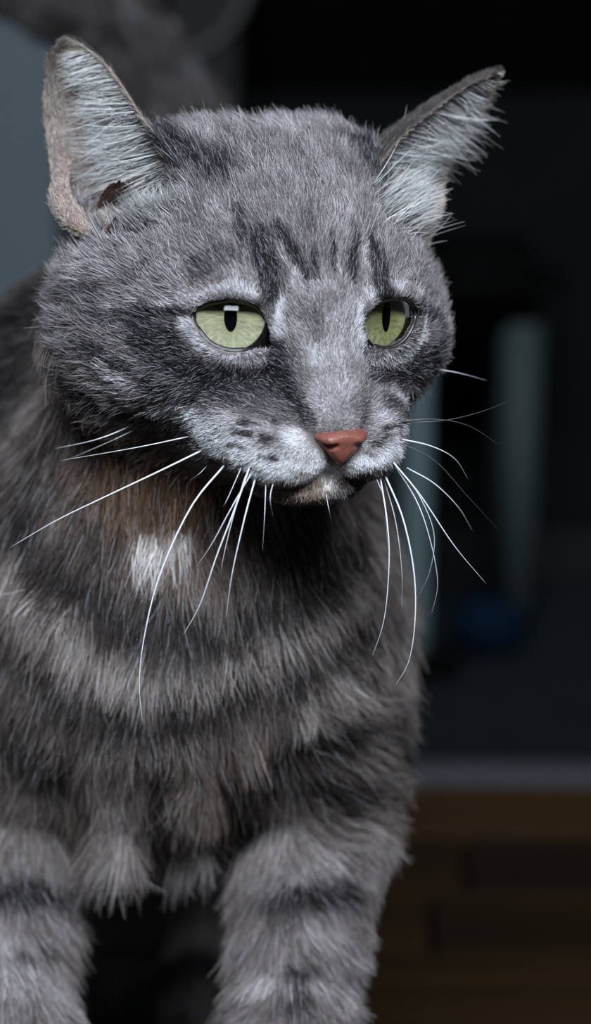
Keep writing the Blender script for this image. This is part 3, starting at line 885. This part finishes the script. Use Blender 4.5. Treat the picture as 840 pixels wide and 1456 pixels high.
if FUR:
    # ---- head coat
    def w_head(c, n):
        face = sstep(-(n @ FWD), -0.45, 0.1) * 0.9 + 0.1
        q = toH(c)
        dens = 1.0 + 0.9 * sstep(q[:, 1], 0.2, 1.5)
        return head_weight(c) * face * dens * ~bald(c)
    p, n = sample_mesh(BV, BN, BQ, int(260000 * FURSCALE), w_head)
    q = toH(p)
    out = q - np.array([0, 2.75, -2.1])
    dn = np.linalg.norm(out, axis=1)
    dh = out / dn[:, None]
    dh = dh + np.stack([0 * dn, -0.25 + 0 * dn, -0.10 - 0.25 * sstep(-q[:, 2], 0.5, 2.5)], -1)
    pad = sstep(-q[:, 2], 2.1, 2.7) * sstep(q[:, 1], 0.2, 1.0)
    dh = dh + pad[:, None] * np.array([0, -0.2, -0.25])
    top = sstep(q[:, 2], 0.6, 2.0)
    dh = dh + top[:, None] * np.stack([-0.15 * np.sign(q[:, 0]) * 0, -0.3 + 0 * dn, 0.55 + 0 * dn], -1)
    d = dh @ HR.T
    for c in (EYE_L, EYE_Rt):
        v = p - c; r = np.linalg.norm(v, axis=1)
        gz = unit(c + 0 - c + (HY * 0.93 + HX * (0.36 if c is EYE_Rt else -0.36)))
        v = v - (v @ gz)[:, None] * gz
        d = d + (1.3 * (1 - sstep(r, 1.15, 1.75)))[:, None] * unit(v)
    ln = 0.17 + 0.050 * dn + 0.035 * np.clip(dn - 4.5, 0, 4)
    muz = sstep(q[:, 1], -0.2, 0.9) * sstep(-q[:, 2], 1.2, 2.2)
    ln = ln * (1 - 0.25 * muz)
    ln = ln * (0.40 + 0.60 * sstep(near_eye(p), 1.15, 1.9))
    ln = ln * (1 - 0.35 * sstep(q[:, 1], 0.8, 1.8) * (np.abs(q[:, 0]) < 0.8))
    ln = ln * (1 + 0.45 * sstep(-q[:, 2], 1.0, 3.0) * sstep(-q[:, 1], 0.5, 2.5))
    lift = 0.26 + 0.14 * sstep(dn, 2, 7)
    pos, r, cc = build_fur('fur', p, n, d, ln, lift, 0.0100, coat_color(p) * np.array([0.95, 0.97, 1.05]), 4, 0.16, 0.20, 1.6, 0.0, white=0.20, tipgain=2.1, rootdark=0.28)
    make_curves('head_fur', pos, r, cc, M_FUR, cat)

    # ---- breast, neck and front legs
    def w_body(c, n):
        face = sstep(-(n @ FWD), -0.5, 0.1) * 0.92 + 0.08
        return (1 - head_weight(c)) * (c[:, 1] < 17) * face * (c[:, 2] > 5) * (1 + 0.6 * (c[:, 2] < 15))
    p, n = sample_mesh(BV, BN, BQ, int(170000 * FURSCALE), w_body)
    pr = proj(p)
    lat = (pr[:, 0] - 240) / 300
    leg = sstep(pr[:, 1], 1120, 1240)
    d = np.stack([0.40 * lat * (1 - 0.8 * leg), 0.25 + 0 * lat, -1.0 + 0 * lat], -1)
    rs = sstep(pr[:, 0], 380, 470) * sstep(pr[:, 1], 880, 1000) * (1 - sstep(pr[:, 1], 1150, 1280))
    d = d + rs[:, None] * np.array([0.75, 0.15, 0.25])
    side = sstep(p[:, 1], 9, 13)
    d = d + side[:, None] * np.array([0, 1.2, 0])
    tuft = np.exp(-(((pr[:, 0] - 215) / 120) ** 2)) * sstep(pr[:, 1], 1050, 1150)
    ln = 1.35 - 0.60 * leg + 0.75 * tuft
    ln = ln * (0.75 + 0.25 * sstep(pr[:, 1], 650, 850))
    # locks: strands lean together towards shared tips
    base = coat_color(p) * (np.array([0.82, 0.755, 0.725]) * (1 - leg[:, None]) + np.array([0.98, 0.95, 0.99]) * leg[:, None])
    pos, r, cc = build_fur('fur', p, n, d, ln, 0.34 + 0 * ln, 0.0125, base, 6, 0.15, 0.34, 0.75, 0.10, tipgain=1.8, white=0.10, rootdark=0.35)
    ncl = 6500
    ci = rng.choice(len(p), ncl, replace=False)
    from mathutils.kdtree import KDTree
    kd = KDTree(ncl)
    for i, j in enumerate(ci): kd.insert(p[j], i)
    kd.balance()
    near = np.array([kd.find(x)[1] for x in p.tolist()])
    amt = (0.55 * rng.random(len(p)) ** 0.7 * np.linalg.norm(n, axis=1))[:, None, None]
    sk = (np.linspace(0, 1, 6) ** 1.5)[None, :, None]
    pos = pos + amt * sk * (pos[ci[near]] - pos) * (np.linalg.norm(p - p[ci[near]], axis=1) < 0.7)[:, None, None]
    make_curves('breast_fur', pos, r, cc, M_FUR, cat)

    # ---- flanks, hind legs and tail, far out of focus
    def w_rear(c, n):
        return (c[:, 1] >= 16.5) * (sstep(-(n @ FWD), -0.6, 0.2) * 0.8 + 0.2) * (c[:, 2] > 0.3) * (1 + 2.5 * (dist_line(c, TAIL) < 2.0))
    p, n = sample_mesh(BV, BN, BQ, int(36000 * FURSCALE), w_rear)
    td = dist_line(p, TAIL) < 2.0
    d = np.tile(np.array([0, 0.8, -0.6]), (len(p), 1))
    tl = np.array(TAIL); seg = unit(np.diff(tl, axis=0)); mid = (tl[1:] + tl[:-1]) / 2
    ni = np.argmin(np.linalg.norm(p[:, None] - mid[None], axis=2), axis=1)
    d = np.where(td[:, None], seg[ni], d)
    d = np.where((p[:, 2] < 8)[:, None], np.array([0, -0.2, -1.0]), d)
    ln = np.where(td, 1.5, 1.3) * np.where(p[:, 2] < 8, 0.5, 1)
    pos, r, cc = build_fur('fur', p, n, d, ln, 0.35 + 0 * ln, 0.022, coat_color(p), 5, 0.2, 0.2, 0.6, 0.05)
    make_curves('rear_fur', pos, r, cc, M_FUR, cat)
    # paws and lower legs below the picture
    def w_low(c, n): return (c[:, 1] < 16.5) * (c[:, 2] <= 5.2) * (c[:, 2] > 0.25)
    p, n = sample_mesh(BV, BN, BQ, int(9000 * FURSCALE), w_low)
    d = np.tile(np.array([0, -0.35, -1.0]), (len(p), 1))
    pos, r, cc = build_fur('fur', p, n, d, 0.5 + 0 * p[:, 0], 0.3 + 0 * p[:, 0], 0.018, coat_color(p), 4, 0.2, 0.2, 0.8, 0.0)
    make_curves('paw_fur', pos, r, cc, M_FUR, cat)

# ---- ears: velvet outside, pale feathering inside
def grid_at(g, ti, si):
    n_, m_, _ = g.shape
    t = np.clip(ti, 0, 1) * (n_ - 1); s = np.clip(si, 0, 1) * (m_ - 1)
    i = np.minimum(t.astype(int), n_ - 2); j = np.minimum(s.astype(int), m_ - 2); a = (t - i)[:, None]; b = (s - j)[:, None]
    return g[i, j] * (1 - a) * (1 - b) + g[i + 1, j] * a * (1 - b) + g[i, j + 1] * (1 - a) * b + g[i + 1, j + 1] * a * b
if FUR:
    for k, ((fr, bk, nm, t, s), ear) in enumerate(zip((e1, e2), EARS)):
        gs = unit(np.gradient(fr, axis=1)); gt = unit(np.gradient(fr, axis=0))
        N1 = int(16000 * FURSCALE)
        ti, si = rng.random(N1), rng.random(N1)
        p = grid_at(bk, ti, si); n = unit(grid_at(nm, ti, si)); d = grid_at(gt, ti, si)
        cb = np.tile(C_BASE * 0.36, (N1, 1)) * (1 + 0.5 * (rng.random((N1, 1)) - 0.5))
        pos, r, cc = build_fur('f', p, n, d, 0.20 + 0.12 * (1 - ti) ** 2, 0.15 + 0 * ti, 0.010, cb, 4, 0.15, 0.15, 1.5, 0, white=0.04)
        make_curves('ear_back_fur', pos, r, cc, M_FUR, ear)
        # short tan nap along the margins and towards the tip
        N2 = int(19000 * FURSCALE)
        ti = rng.random(N2); e = rng.random(N2) ** 1.4 * (0.24 + 0.5 * ti ** 2); si = np.where(ti > 0.62 + 0.1 * rng.random(N2), rng.random(N2), np.where(rng.random(N2) < 0.55, e, 1 - e))
        p = grid_at(fr, ti, si); n = -unit(grid_at(nm, ti, si)); d = grid_at(gt, ti, si) * 0.9 + grid_at(gs, ti, si) * 0.35
        cb = np.tile(np.array([0.30, 0.25, 0.215]), (N2, 1))
        pos, r, cc = build_fur('f', p, n, d, 0.17 + 0.04 * ti, 0.35 + 0 * ti, 0.008, cb, 4, 0.2, 0.1, 1.5, 0, white=0.15)
        make_curves('ear_margin_fur', pos, r, cc, M_FUR, ear)
        # long pale hairs sweeping from the inner margin across the hollow
        N3 = int((2600 if k == 0 else 3800) * FURSCALE)
        ti = rng.beta(1.05, 1.7, N3) * (0.84 if k == 0 else 0.80) + 0.01; si = 0.02 + 0.34 * rng.random(N3) ** 1.2
        p = grid_at(fr, ti, si); n = -unit(grid_at(nm, ti, si))
        chord = grid_at(fr, ti, np.ones(N3)) - grid_at(fr, ti, np.zeros(N3)); width = np.linalg.norm(chord, axis=1)
        d = unit(chord) + grid_at(gt, ti, si) * (0.12 if k == 0 else 0.60) + n * 0.12
        cb = np.tile(np.array([0.80, 0.78, 0.76]), (N3, 1)) * rng.uniform(0.35, 1.0, (N3, 1))
        ln = np.clip((0.57 - si + 1.0 * np.clip(0.25 - ti, 0, 1)) * width, 0.2, 1.9) if k == 0 else np.clip((1.02 - si) * width * (1 - 0.35 * ti), 0.2, 1.9)
        pos, r, cc = build_fur('f', p, n, d, ln, 0.10 + 0 * ti, 0.0095, cb, 6, 0.08, 0.13, 1.1, 0.02, tipgain=1.25, white=0.3, rootdark=0.6, free=True)
        make_curves('ear_hair', pos, r, cc, M_FUR, ear)
# pale tufts in front of the ear openings
if FUR:
    for ear, (ua, va), (ub, vb), hw, dr, ln0, nn, tint in ((EARS[0], (150, 345), (265, 288), 16, UP * 0.75 - RIGHT * 0.45 - FWD * 0.15, 0.62, 900, 0.40),
                                                      (EARS[1], (548, 285), (612, 335), 20, RIGHT * 0.85 + UP * 0.55 - FWD * 0.25, 0.95, 1100, 0.72)):
        P_, N_2 = [], []
        for _ in range(nn):
            f = rng.random(); uu = ua + (ub - ua) * f + rng.normal() * hw * 0.5; vv = va + (vb - va) * f + rng.normal() * hw * 0.6
            d_ = P(uu, vv, 1.0) - CAM; hit = bvh.ray_cast(Vector(CAM), Vector(d_ / np.linalg.norm(d_)))
            if hit[0] is None or hit[3] > 88: continue
            P_.append(hit[0]); N_2.append(hit[1])
        p = np.array(P_); n = np.array(N_2)
        if (n @ FWD).mean() > 0: n = -n
        cb = np.tile(np.array([1.0, 0.97, 0.95]) * tint, (len(p), 1)) * rng.uniform(0.5, 1.0, (len(p), 1))
        pos, r, cc = build_fur('f', p, n, np.tile(dr, (len(p), 1)), ln0 + 0 * p[:, 0], 0.25 + 0 * p[:, 0], 0.0095, cb, 6, 0.16, 0.2, 1.2, 0.03, tipgain=1.25, white=0.2, rootdark=0.5, free=True)
        make_curves('ear_tuft', pos, r, cc, M_FUR, ear)
# fleshy fold at the ear opening
M_FLESH = mat_plain('ear_flesh', (0.27, 0.18, 0.155), 0.6, noise=0.35, nscale=200, bump=0.4)
for ear, path, rad in ((EARS[0], [P(98, 222, 83.4), P(86, 255, 83.0), P(88, 288, 82.5), P(108, 314, 82.0), P(138, 334, 81.6)], [0.05, 0.17, 0.27, 0.29, 0.15]),
                       (EARS[0], [P(152, 292, 82.8), P(142, 318, 82.0), P(140, 342, 81.6)], [0.12, 0.22, 0.16]),
                       (EARS[1], [P(624, 255, 85.6), P(626, 280, 85.2), P(620, 305, 84.8), P(600, 325, 84.4)], [0.02, 0.06, 0.08, 0.05])):
    V, F = tube(catmull(path, 18), np.interp(np.linspace(0, 1, 18), np.linspace(0, 1, len(rad)), rad), 10)
    fold = link('ear_fold', mesh_from('ear_fold', V, F), M_FLESH, ear)
    if FUR:
        Qf = np.array([f for f in F if len(f) == 4]); Nf = vert_normals(V, Qf)
        if (Nf * (V - V.reshape(18, 10, 3).mean(1).repeat(10, 0))).sum() < 0: Nf = -Nf
        p, n = sample_mesh(V, Nf, Qf, 2600, lambda c, nn: np.ones(len(c)))
        d = np.tile(UP * 0.8 - RIGHT * 0.5, (len(p), 1))
        pos, r, cc = build_fur('f', p, n, d, 0.16 + 0 * p[:, 0], 0.4 + 0 * p[:, 0], 0.008, np.tile(np.array([0.33, 0.26, 0.22]), (len(p), 1)), 4, 0.25, 0.1, 1.5, 0, white=0.2)
        make_curves('ear_fold_nap', pos, r, cc, M_FUR, ear)

# ------------------------------------------------------------------ whiskers
M_WH = mat_plain('whisker_white', (0.80, 0.82, 0.86), 0.3)
M_WD = mat_plain('whisker_dark', (0.10, 0.09, 0.09), 0.3)
WH = [  # pixels from root to tip, depth change, radius, pale?
    ([(292, 638), (220, 673), (150, 706), (80, 740), (15, 778)], -0.3, 0.024, 1),
    ([(322, 658), (272, 720), (228, 815), (206, 900), (198, 970), (203, 1032)], 0.3, 0.026, 1),
    ([(357, 657), (335, 720), (308, 790), (284, 860), (259, 905)], 0.2, 0.024, 1),
    ([(364, 676), (348, 735), (330, 815), (321, 880)], 0.2, 0.022, 1),
    ([(350, 672), (330, 740), (317, 795), (313, 825)], 0.4, 0.014, 1),
    ([(360, 668), (330, 720), (300, 775), (277, 808)], 0.3, 0.017, 1),
    ([(200, 600), (140, 624), (78, 638)], 0.6, 0.019, 1), ([(205, 604), (160, 626), (100, 652)], 0.8, 0.013, 1),
    ([(272, 620), (190, 637), (85, 655)], 0.5, 0.016, 1), ([(300, 655), (285, 672), (270, 683)], 0.2, 0.012, 1),
    ([(378, 683), (376, 735), (373, 785)], 0.4, 0.012, 1), ([(389, 684), (384, 708), (388, 735)], 0.2, 0.014, 1),
    ([(540, 676), (550, 740), (553, 800), (546, 880), (528, 937)], 0.8, 0.021, 1),
    ([(546, 673), (572, 735), (588, 810), (590, 880), (581, 940), (560, 978)], 0.8, 0.024, 1),
    ([(557, 655), (598, 705), (645, 775), (691, 830)], 1.2, 0.023, 1),
    ([(558, 657), (592, 712), (612, 770), (622, 830), (612, 878)], 1.6, 0.017, 1),
    ([(562, 660), (596, 705), (617, 760), (610, 815), (590, 855)], 1.8, 0.013, 1),
    ([(578, 665), (618, 688), (652, 722), (672, 756)], 1.4, 0.018, 1),
    ([(568, 624), (612, 634), (646, 652), (666, 682)], 1.5, 0.019, 1),
    ([(566, 628), (618, 655), (664, 705), (712, 757)], 1.8, 0.013, 0),
    ([(564, 600), (615, 596), (665, 605), (712, 634)], 1.6, 0.016, 0), ([(566, 601), (630, 598), (685, 585), (728, 568)], 1.8, 0.013, 0),
    ([(618, 524), (655, 531), (692, 541)], 1.0, 0.012, 1),
    ([(544, 676), (562, 740), (571, 810), (571, 868)], 0.9, 0.013, 1), ([(534, 678), (541, 695), (546, 712)], 0.3, 0.012, 1),
    ([(541, 677), (547, 720), (551, 778)], 0.6, 0.016, 1), ([(463, 700), (467, 722), (472, 745)], 0.2, 0.010, 1),
    ([(305, 246), (338, 290), (368, 362)], -0.6, 0.012, 1), ([(345, 660), (322, 712), (316, 720)], 0.3, 0.010, 1),
]
for pts, dd, rad, pale in WH:
    root = cast(*pts[0])
    D0 = proj(root)[2] if root is not None else 81.0
    if D0 > 86: D0 = 81.5
    k = len(pts)
    path = [P(u, v, D0 + 0.10 + (dd - 0.10) * (i / (k - 1)) - 0.5 * math.sin(math.pi * i / (k - 1))) for i, (u, v) in enumerate(pts)]
    path = catmull(path, 22)
    V, F = tube(path, rad * (1 - 0.82 * np.linspace(0, 1, 22) ** 1.2), 6)
    link('whisker', mesh_from('whisker', V, F), M_WH if pale else M_WD, cat)
#%%MARK_SETTING
# ------------------------------------------------------------------ setting
M_WOOD = []
for i, c in enumerate([(0.014, 0.0072, 0.0026), (0.020, 0.0105, 0.0036), (0.009, 0.0050, 0.0022), (0.026, 0.0130, 0.0042)]):
    m, nt, b = new_mat('floor_board_wood')
    tc = nt.nodes.new('ShaderNodeTexCoord'); mp = nt.nodes.new('ShaderNodeMapping'); mp.inputs['Scale'].default_value = (3, 45, 45)
    oi = nt.nodes.new('ShaderNodeObjectInfo'); av = nt.nodes.new('ShaderNodeVectorMath'); av.operation = 'ADD'
    n = nt.nodes.new('ShaderNodeTexNoise'); n.inputs['Scale'].default_value = 1.5; n.inputs['Detail'].default_value = 6
    r = nt.nodes.new('ShaderNodeValToRGB')
    r.color_ramp.elements[0].position = 0.3; r.color_ramp.elements[0].color = (*[x * 0.6 for x in c], 1)
    r.color_ramp.elements[1].position = 0.7; r.color_ramp.elements[1].color = (*[x * 1.3 for x in c], 1)
    nt.links.new(tc.outputs['Object'], mp.inputs[0]); nt.links.new(mp.outputs[0], av.inputs[0]); nt.links.new(oi.outputs['Location'], av.inputs[1])
    nt.links.new(av.outputs[0], n.inputs['Vector']); nt.links.new(n.outputs['Fac'], r.inputs[0]); nt.links.new(r.outputs[0], b.inputs['Base Color'])
    b.inputs['Roughness'].default_value = 0.55
    b.inputs['Specular IOR Level'].default_value = 0.15
    M_WOOD.append(m)

def box_mesh(name, sx, sy, sz, bev=0.0):
    bm = bmesh.new(); bmesh.ops.create_cube(bm, size=1)
    bmesh.ops.scale(bm, vec=(sx, sy, sz), verts=bm.verts)
    if bev: bmesh.ops.bevel(bm, geom=bm.edges[:], offset=bev, segments=2, affect='EDGES')
    me = bpy.data.meshes.new(name); bm.to_mesh(me); bm.free(); return me
def box(name, lo, hi, mat, parent=None, bev=0.0, rz=0.0):
    lo = np.array(lo); hi = np.array(hi)
    o = link(name, box_mesh(name, *(hi - lo), bev), mat, parent, smooth=False)
    o.location = (lo + hi) / 2; o.rotation_euler.z = rz
    return o
STRIP_Y = 0.556; SROT = math.radians(-1.6)
M_SUB = mat_plain('subfloor', (0.012, 0.008, 0.006), 0.9, noise=0.2)
floor = box('floor', (-2.2, -2.1, -0.05), (2.2, 3.2, -0.014), M_SUB)
floor['kind'] = 'structure'
pw = 0.072; meshes = [box_mesh('floor_board', 0.9 - 0.002, pw - 0.002, 0.014, 0.0012) for _ in M_WOOD]
for mm, mt in zip(meshes, M_WOOD): mm.materials.append(mt)
row = 0
y = STRIP_Y - 0.013 - pw / 2
while y > -2.05:
    off = random.uniform(-0.45, 0.45)
    for i in range(-2, 3):
        x = off + i * 0.9
        if abs(x) > 1.75: continue
        if y < -0.9 and abs(x) > 1.3: continue
        o = bpy.data.objects.new('floor_board', meshes[random.choice([0, 1, 2, 3, 0, 2])])
        col.objects.link(o); o.parent = floor
        o.matrix_parent_inverse = world_of(floor).inverted()
        c_, s_ = math.cos(SROT), math.sin(SROT)
        dy = y - STRIP_Y
        o.location = (x * c_ - dy * s_, STRIP_Y + x * s_ + dy * c_, -0.007)
        o.rotation_euler.z = SROT
    y -= pw
M_STRIP = mat_plain('brushed_strip', (0.036, 0.037, 0.041), 0.6, noise=0.15, nscale=200, spec=0.15)
strip = link('trim_1', box_mesh('trim_1', 3.4, 0.024, 0.012, 0.004), M_STRIP, None, False)
strip.location = (0, STRIP_Y, -0.002); strip.rotation_euler.z = SROT; strip['kind'] = 'structure'
M_CARPET = mat_plain('carpet_pile', (0.0058, 0.0078, 0.0092), 0.95, noise=0.35, nscale=220, bump=0.8, spec=0.04)
carpet = link('carpet', box_mesh('carpet', 3.4, 2.2, 0.012), M_CARPET, None, False)
carpet.location = (0 - (-0.018 - 1.1) * math.sin(SROT) * -1, STRIP_Y + 0.010 + 1.1, -0.008); carpet.rotation_euler.z = SROT
tag(carpet, 'dark slate carpet beyond the metal threshold strip', 'carpet')
def ypix(D, v): return float(P(420, v, D)[2]) * CM
# back wall of the dark room, its skirting and low board
WALLD = 172.0
wy = 0.95
M_WB = mat_plain('unlit_wall', (0.0003, 0.0003, 0.0003), 0.9, noise=0.2, nscale=8, spec=0.02)
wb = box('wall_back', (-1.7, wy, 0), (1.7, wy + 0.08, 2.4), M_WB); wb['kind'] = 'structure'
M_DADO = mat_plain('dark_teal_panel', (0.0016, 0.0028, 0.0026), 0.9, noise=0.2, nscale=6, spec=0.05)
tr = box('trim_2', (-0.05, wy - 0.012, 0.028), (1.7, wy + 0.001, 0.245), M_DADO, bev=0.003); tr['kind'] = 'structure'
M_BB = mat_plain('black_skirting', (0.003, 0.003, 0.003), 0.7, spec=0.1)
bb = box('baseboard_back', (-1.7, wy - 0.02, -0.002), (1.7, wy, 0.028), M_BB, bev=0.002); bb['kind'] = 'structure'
M_WL = mat_plain('grey_wall_paint', (0.050, 0.061, 0.068), 0.85, noise=0.05, nscale=15, spec=0.2)
wl = box('wall_left', (-1.7, 0.74, -0.002), (-0.105, 0.80, 2.4), M_WL); wl['kind'] = 'structure'

# wall behind the camera with the window that lights the cat
M_WF = mat_plain('white_wall_paint', (0.35, 0.35, 0.35), 0.9)
x0, x1, z0, z1 = WIN_X - WIN_W / 2, WIN_X + WIN_W / 2, WIN_Z - WIN_H / 2, WIN_Z + WIN_H / 2
bm = bmesh.new()
for lo_, hi_ in (((-2.2, z0 - 9), (x0, 9)), ((x1, -9), (2.2, 9)), ((x0, -9), (x1, z0)), ((x0, z1), (x1, 9))):
    zl, zh = max(0, lo_[1]), min(3.0, hi_[1])
    r_ = bmesh.ops.create_cube(bm, size=1)['verts']
    bmesh.ops.scale(bm, vec=(hi_[0] - lo_[0], 0.06, zh - zl), verts=r_)
    bmesh.ops.translate(bm, vec=((hi_[0] + lo_[0]) / 2, WIN_Y, (zl + zh) / 2), verts=r_)
me = bpy.data.meshes.new('wall_front'); bm.to_mesh(me); bm.free()
wf = link('wall_front', me, M_WF, None, False); wf['kind'] = 'structure'
M_FR = mat_plain('white_window_frame', (0.6, 0.6, 0.6), 0.5)
win = bpy.data.objects.new('window_1', None); col.objects.link(win); win.location = (WIN_X, WIN_Y, z0); win['kind'] = 'structure'
for lo_, hi_ in (((x0, z0), (x1, z0 + 0.05)), ((x0, z1 - 0.05), (x1, z1)), ((x0, z0 + 0.05), (x0 + 0.05, z1 - 0.05)), ((x1 - 0.05, z0 + 0.05), (x1, z1 - 0.05)), ((WIN_X - 0.025, z0 + 0.05), (WIN_X + 0.025, z1 - 0.05))):
    box('window_frame', (lo_[0], WIN_Y - 0.03, lo_[1]), (hi_[0], WIN_Y + 0.03, hi_[1]), M_FR, win)
for a_, b_ in ((x0 + 0.05, WIN_X - 0.025), (WIN_X + 0.025, x1 - 0.05)):
    box('pane', (a_, WIN_Y - 0.003, z0 + 0.05), (b_, WIN_Y + 0.003, z1 - 0.05), M_CORNEA, win)

# low padded stool on the carpet
def wpt(u, v, D): return P(u, v, D) * CM
M_PAD = mat_plain('black_padding', (0.0008, 0.0008, 0.0008), 0.9, spec=0.03)
M_LEGP = mat_plain('pale_grey_legs', (0.0155, 0.0215, 0.0215), 0.7, spec=0.15)
stool = bpy.data.objects.new('footstool', None); col.objects.link(stool)
lx1, lx2 = wpt(740, 700, 163)[0], wpt(590, 700, 163)[0]
sy0 = 0.815
stool.location = ((lx1 + lx2) / 2, sy0 + 0.03, 0)
tag(stool, 'low stool with black padded top and pale grey legs on the dark carpet', 'stool')
ztop = ypix(163, 480)
for lx, ly in ((lx1, sy0), (lx2 - 0.004, sy0), (lx1, sy0 + 0.075), (lx2, sy0 + 0.075)):
    bm = bmesh.new(); bmesh.ops.create_cone(bm, cap_ends=True, segments=16, radius1=0.0075, radius2=0.0105, depth=ztop + 0.01)
    me = bpy.data.meshes.new('leg'); bm.to_mesh(me); bm.free()
    o = link('leg', me, M_LEGP, stool); o.location = (lx, ly, (ztop + 0.01) / 2 - 0.002)
bm = bmesh.new(); bmesh.ops.create_cube(bm, size=1)
bmesh.ops.scale(bm, vec=(abs(lx1 - lx2) + 0.045, 0.12, 0.034), verts=bm.verts)
bmesh.ops.bevel(bm, geom=bm.edges[:], offset=0.015, segments=4, affect='EDGES')
me = bpy.data.meshes.new('padded_top'); bm.to_mesh(me); bm.free()
o = link('padded_top', me, M_PAD, stool); o.location = ((lx1 + lx2) / 2, sy0 + 0.037, ztop + 0.022)

# blue toy ball lying by the stool
bp_ = wpt(697, 868, 160)
bm = bmesh.new(); bmesh.ops.create_icosphere(bm, subdivisions=4, radius=0.014)
for v in bm.verts:
    v.co *= 1 + 0.05 * math.sin(5 * math.atan2(v.co.y, v.co.x)) * (1 - (v.co.z / 0.014) ** 2)
    v.co.x *= 1.25
me = bpy.data.meshes.new('toy_ball'); bm.to_mesh(me); bm.free()
M_BLUE = mat_plain('blue_plush', (0.0006, 0.004, 0.010), 0.9, noise=0.3, nscale=150, bump=0.5, spec=0.05)
ball = link('toy_ball', me, M_BLUE); ball.location = (bp_[0], 0.775, 0.0118)
tag(ball, 'small blue ribbed toy ball lying on the carpet beside the stool', 'toy')

# small dark chair behind the tail: rounded back with a paler edge
M_CHR = mat_plain('dark_brown_chair', (0.0055, 0.0046, 0.0042), 0.8, noise=0.2, nscale=20, spec=0.2)
M_EDGE = mat_plain('pale_piping', (0.017, 0.017, 0.016), 0.7)
chair = bpy.data.objects.new('child_chair', None); col.objects.link(chair)
CY = 0.86; cxr = wpt(354, 0, 165)[0]; cxl = cxr - 0.08; zb = ypix(165, 84)
chair.location = ((cxl + cxr) / 2, CY, 0)
tag(chair, 'small dark brown chair with rounded back and pale piping behind the raised tail', 'chair')
def rounded(x0, x1, z0, z1, r, n=10):
    pts = []
    for cx_, cz_, a0 in ((x1 - r, z0 + r, -90), (x1 - r, z1 - r, 0), (x0 + r, z1 - r, 90), (x0 + r, z0 + r, 180)):
        for i in range(n + 1):
            a = math.radians(a0 + 90 * i / n); pts.append((cx_ + r * math.cos(a), cz_ + r * math.sin(a)))
    return pts
out_ = rounded(cxl, cxr, zb, zb + 0.17, 0.042)
n_ = len(out_)
V = [(x, CY - 0.009, z) for x, z in out_] + [(x, CY + 0.009, z) for x, z in out_]
F = [tuple(range(n_)), tuple(range(2 * n_ - 1, n_ - 1, -1))] + [(i, n_ + i, n_ + (i + 1) % n_, (i + 1) % n_) for i in range(n_)]
link('backrest', mesh_from('backrest', V, F, 1.0), M_CHR, chair, False)
ring = np.array([(x, CY - 0.009, z) for x, z in out_ + out_[:1]])
V, F = tube(ring, np.full(len(ring), 0.003), 8)
link('piping', mesh_from('piping', V, F, 1.0), M_EDGE, chair)
box('seat', (cxl, CY - 0.13, 0.125), (cxr, CY + 0.01, 0.15), M_CHR, chair, bev=0.006)
for x in (cxl + 0.014, cxr - 0.014):
    box('back_post', (x - 0.008, CY - 0.006, 0.148), (x + 0.008, CY + 0.008, zb + 0.03), M_CHR, chair)
    for yy in (CY - 0.115, CY - 0.005):
        box('leg', (x - 0.009, yy - 0.009, -0.002), (x + 0.009, yy + 0.009, 0.127), M_CHR, chair)
# pale upright post between the stool and the cat's cheek
a_, b_ = P(590, 900, 158), P(594, 470, 158)
a_[2] = 0.0; b_[1] = a_[1] + 0.4
post = bpy.data.objects.new('post', None); col.objects.link(post); post.location = a_ * CM
tag(post, 'pale blue-grey upright post standing on the carpet left of the low stool', 'post')
M_POST = mat_plain('pale_blue_paint', (0.060, 0.082, 0.088), 0.6, noise=0.05, spec=0.2)
V, F = tube(np.linspace(a_, b_, 6), np.full(6, 0.6), 12)
link('shaft', mesh_from('shaft', V, F), M_POST, post)
V, F = tube(np.array([a_ + [0, 0, -0.2], a_ + [0, 0, 0.5], a_ + [0.03, 0, 0.8]]), np.array([2.2, 2.1, 0.9]), 20)
link('foot', mesh_from('foot', V, F), M_PAD, post)
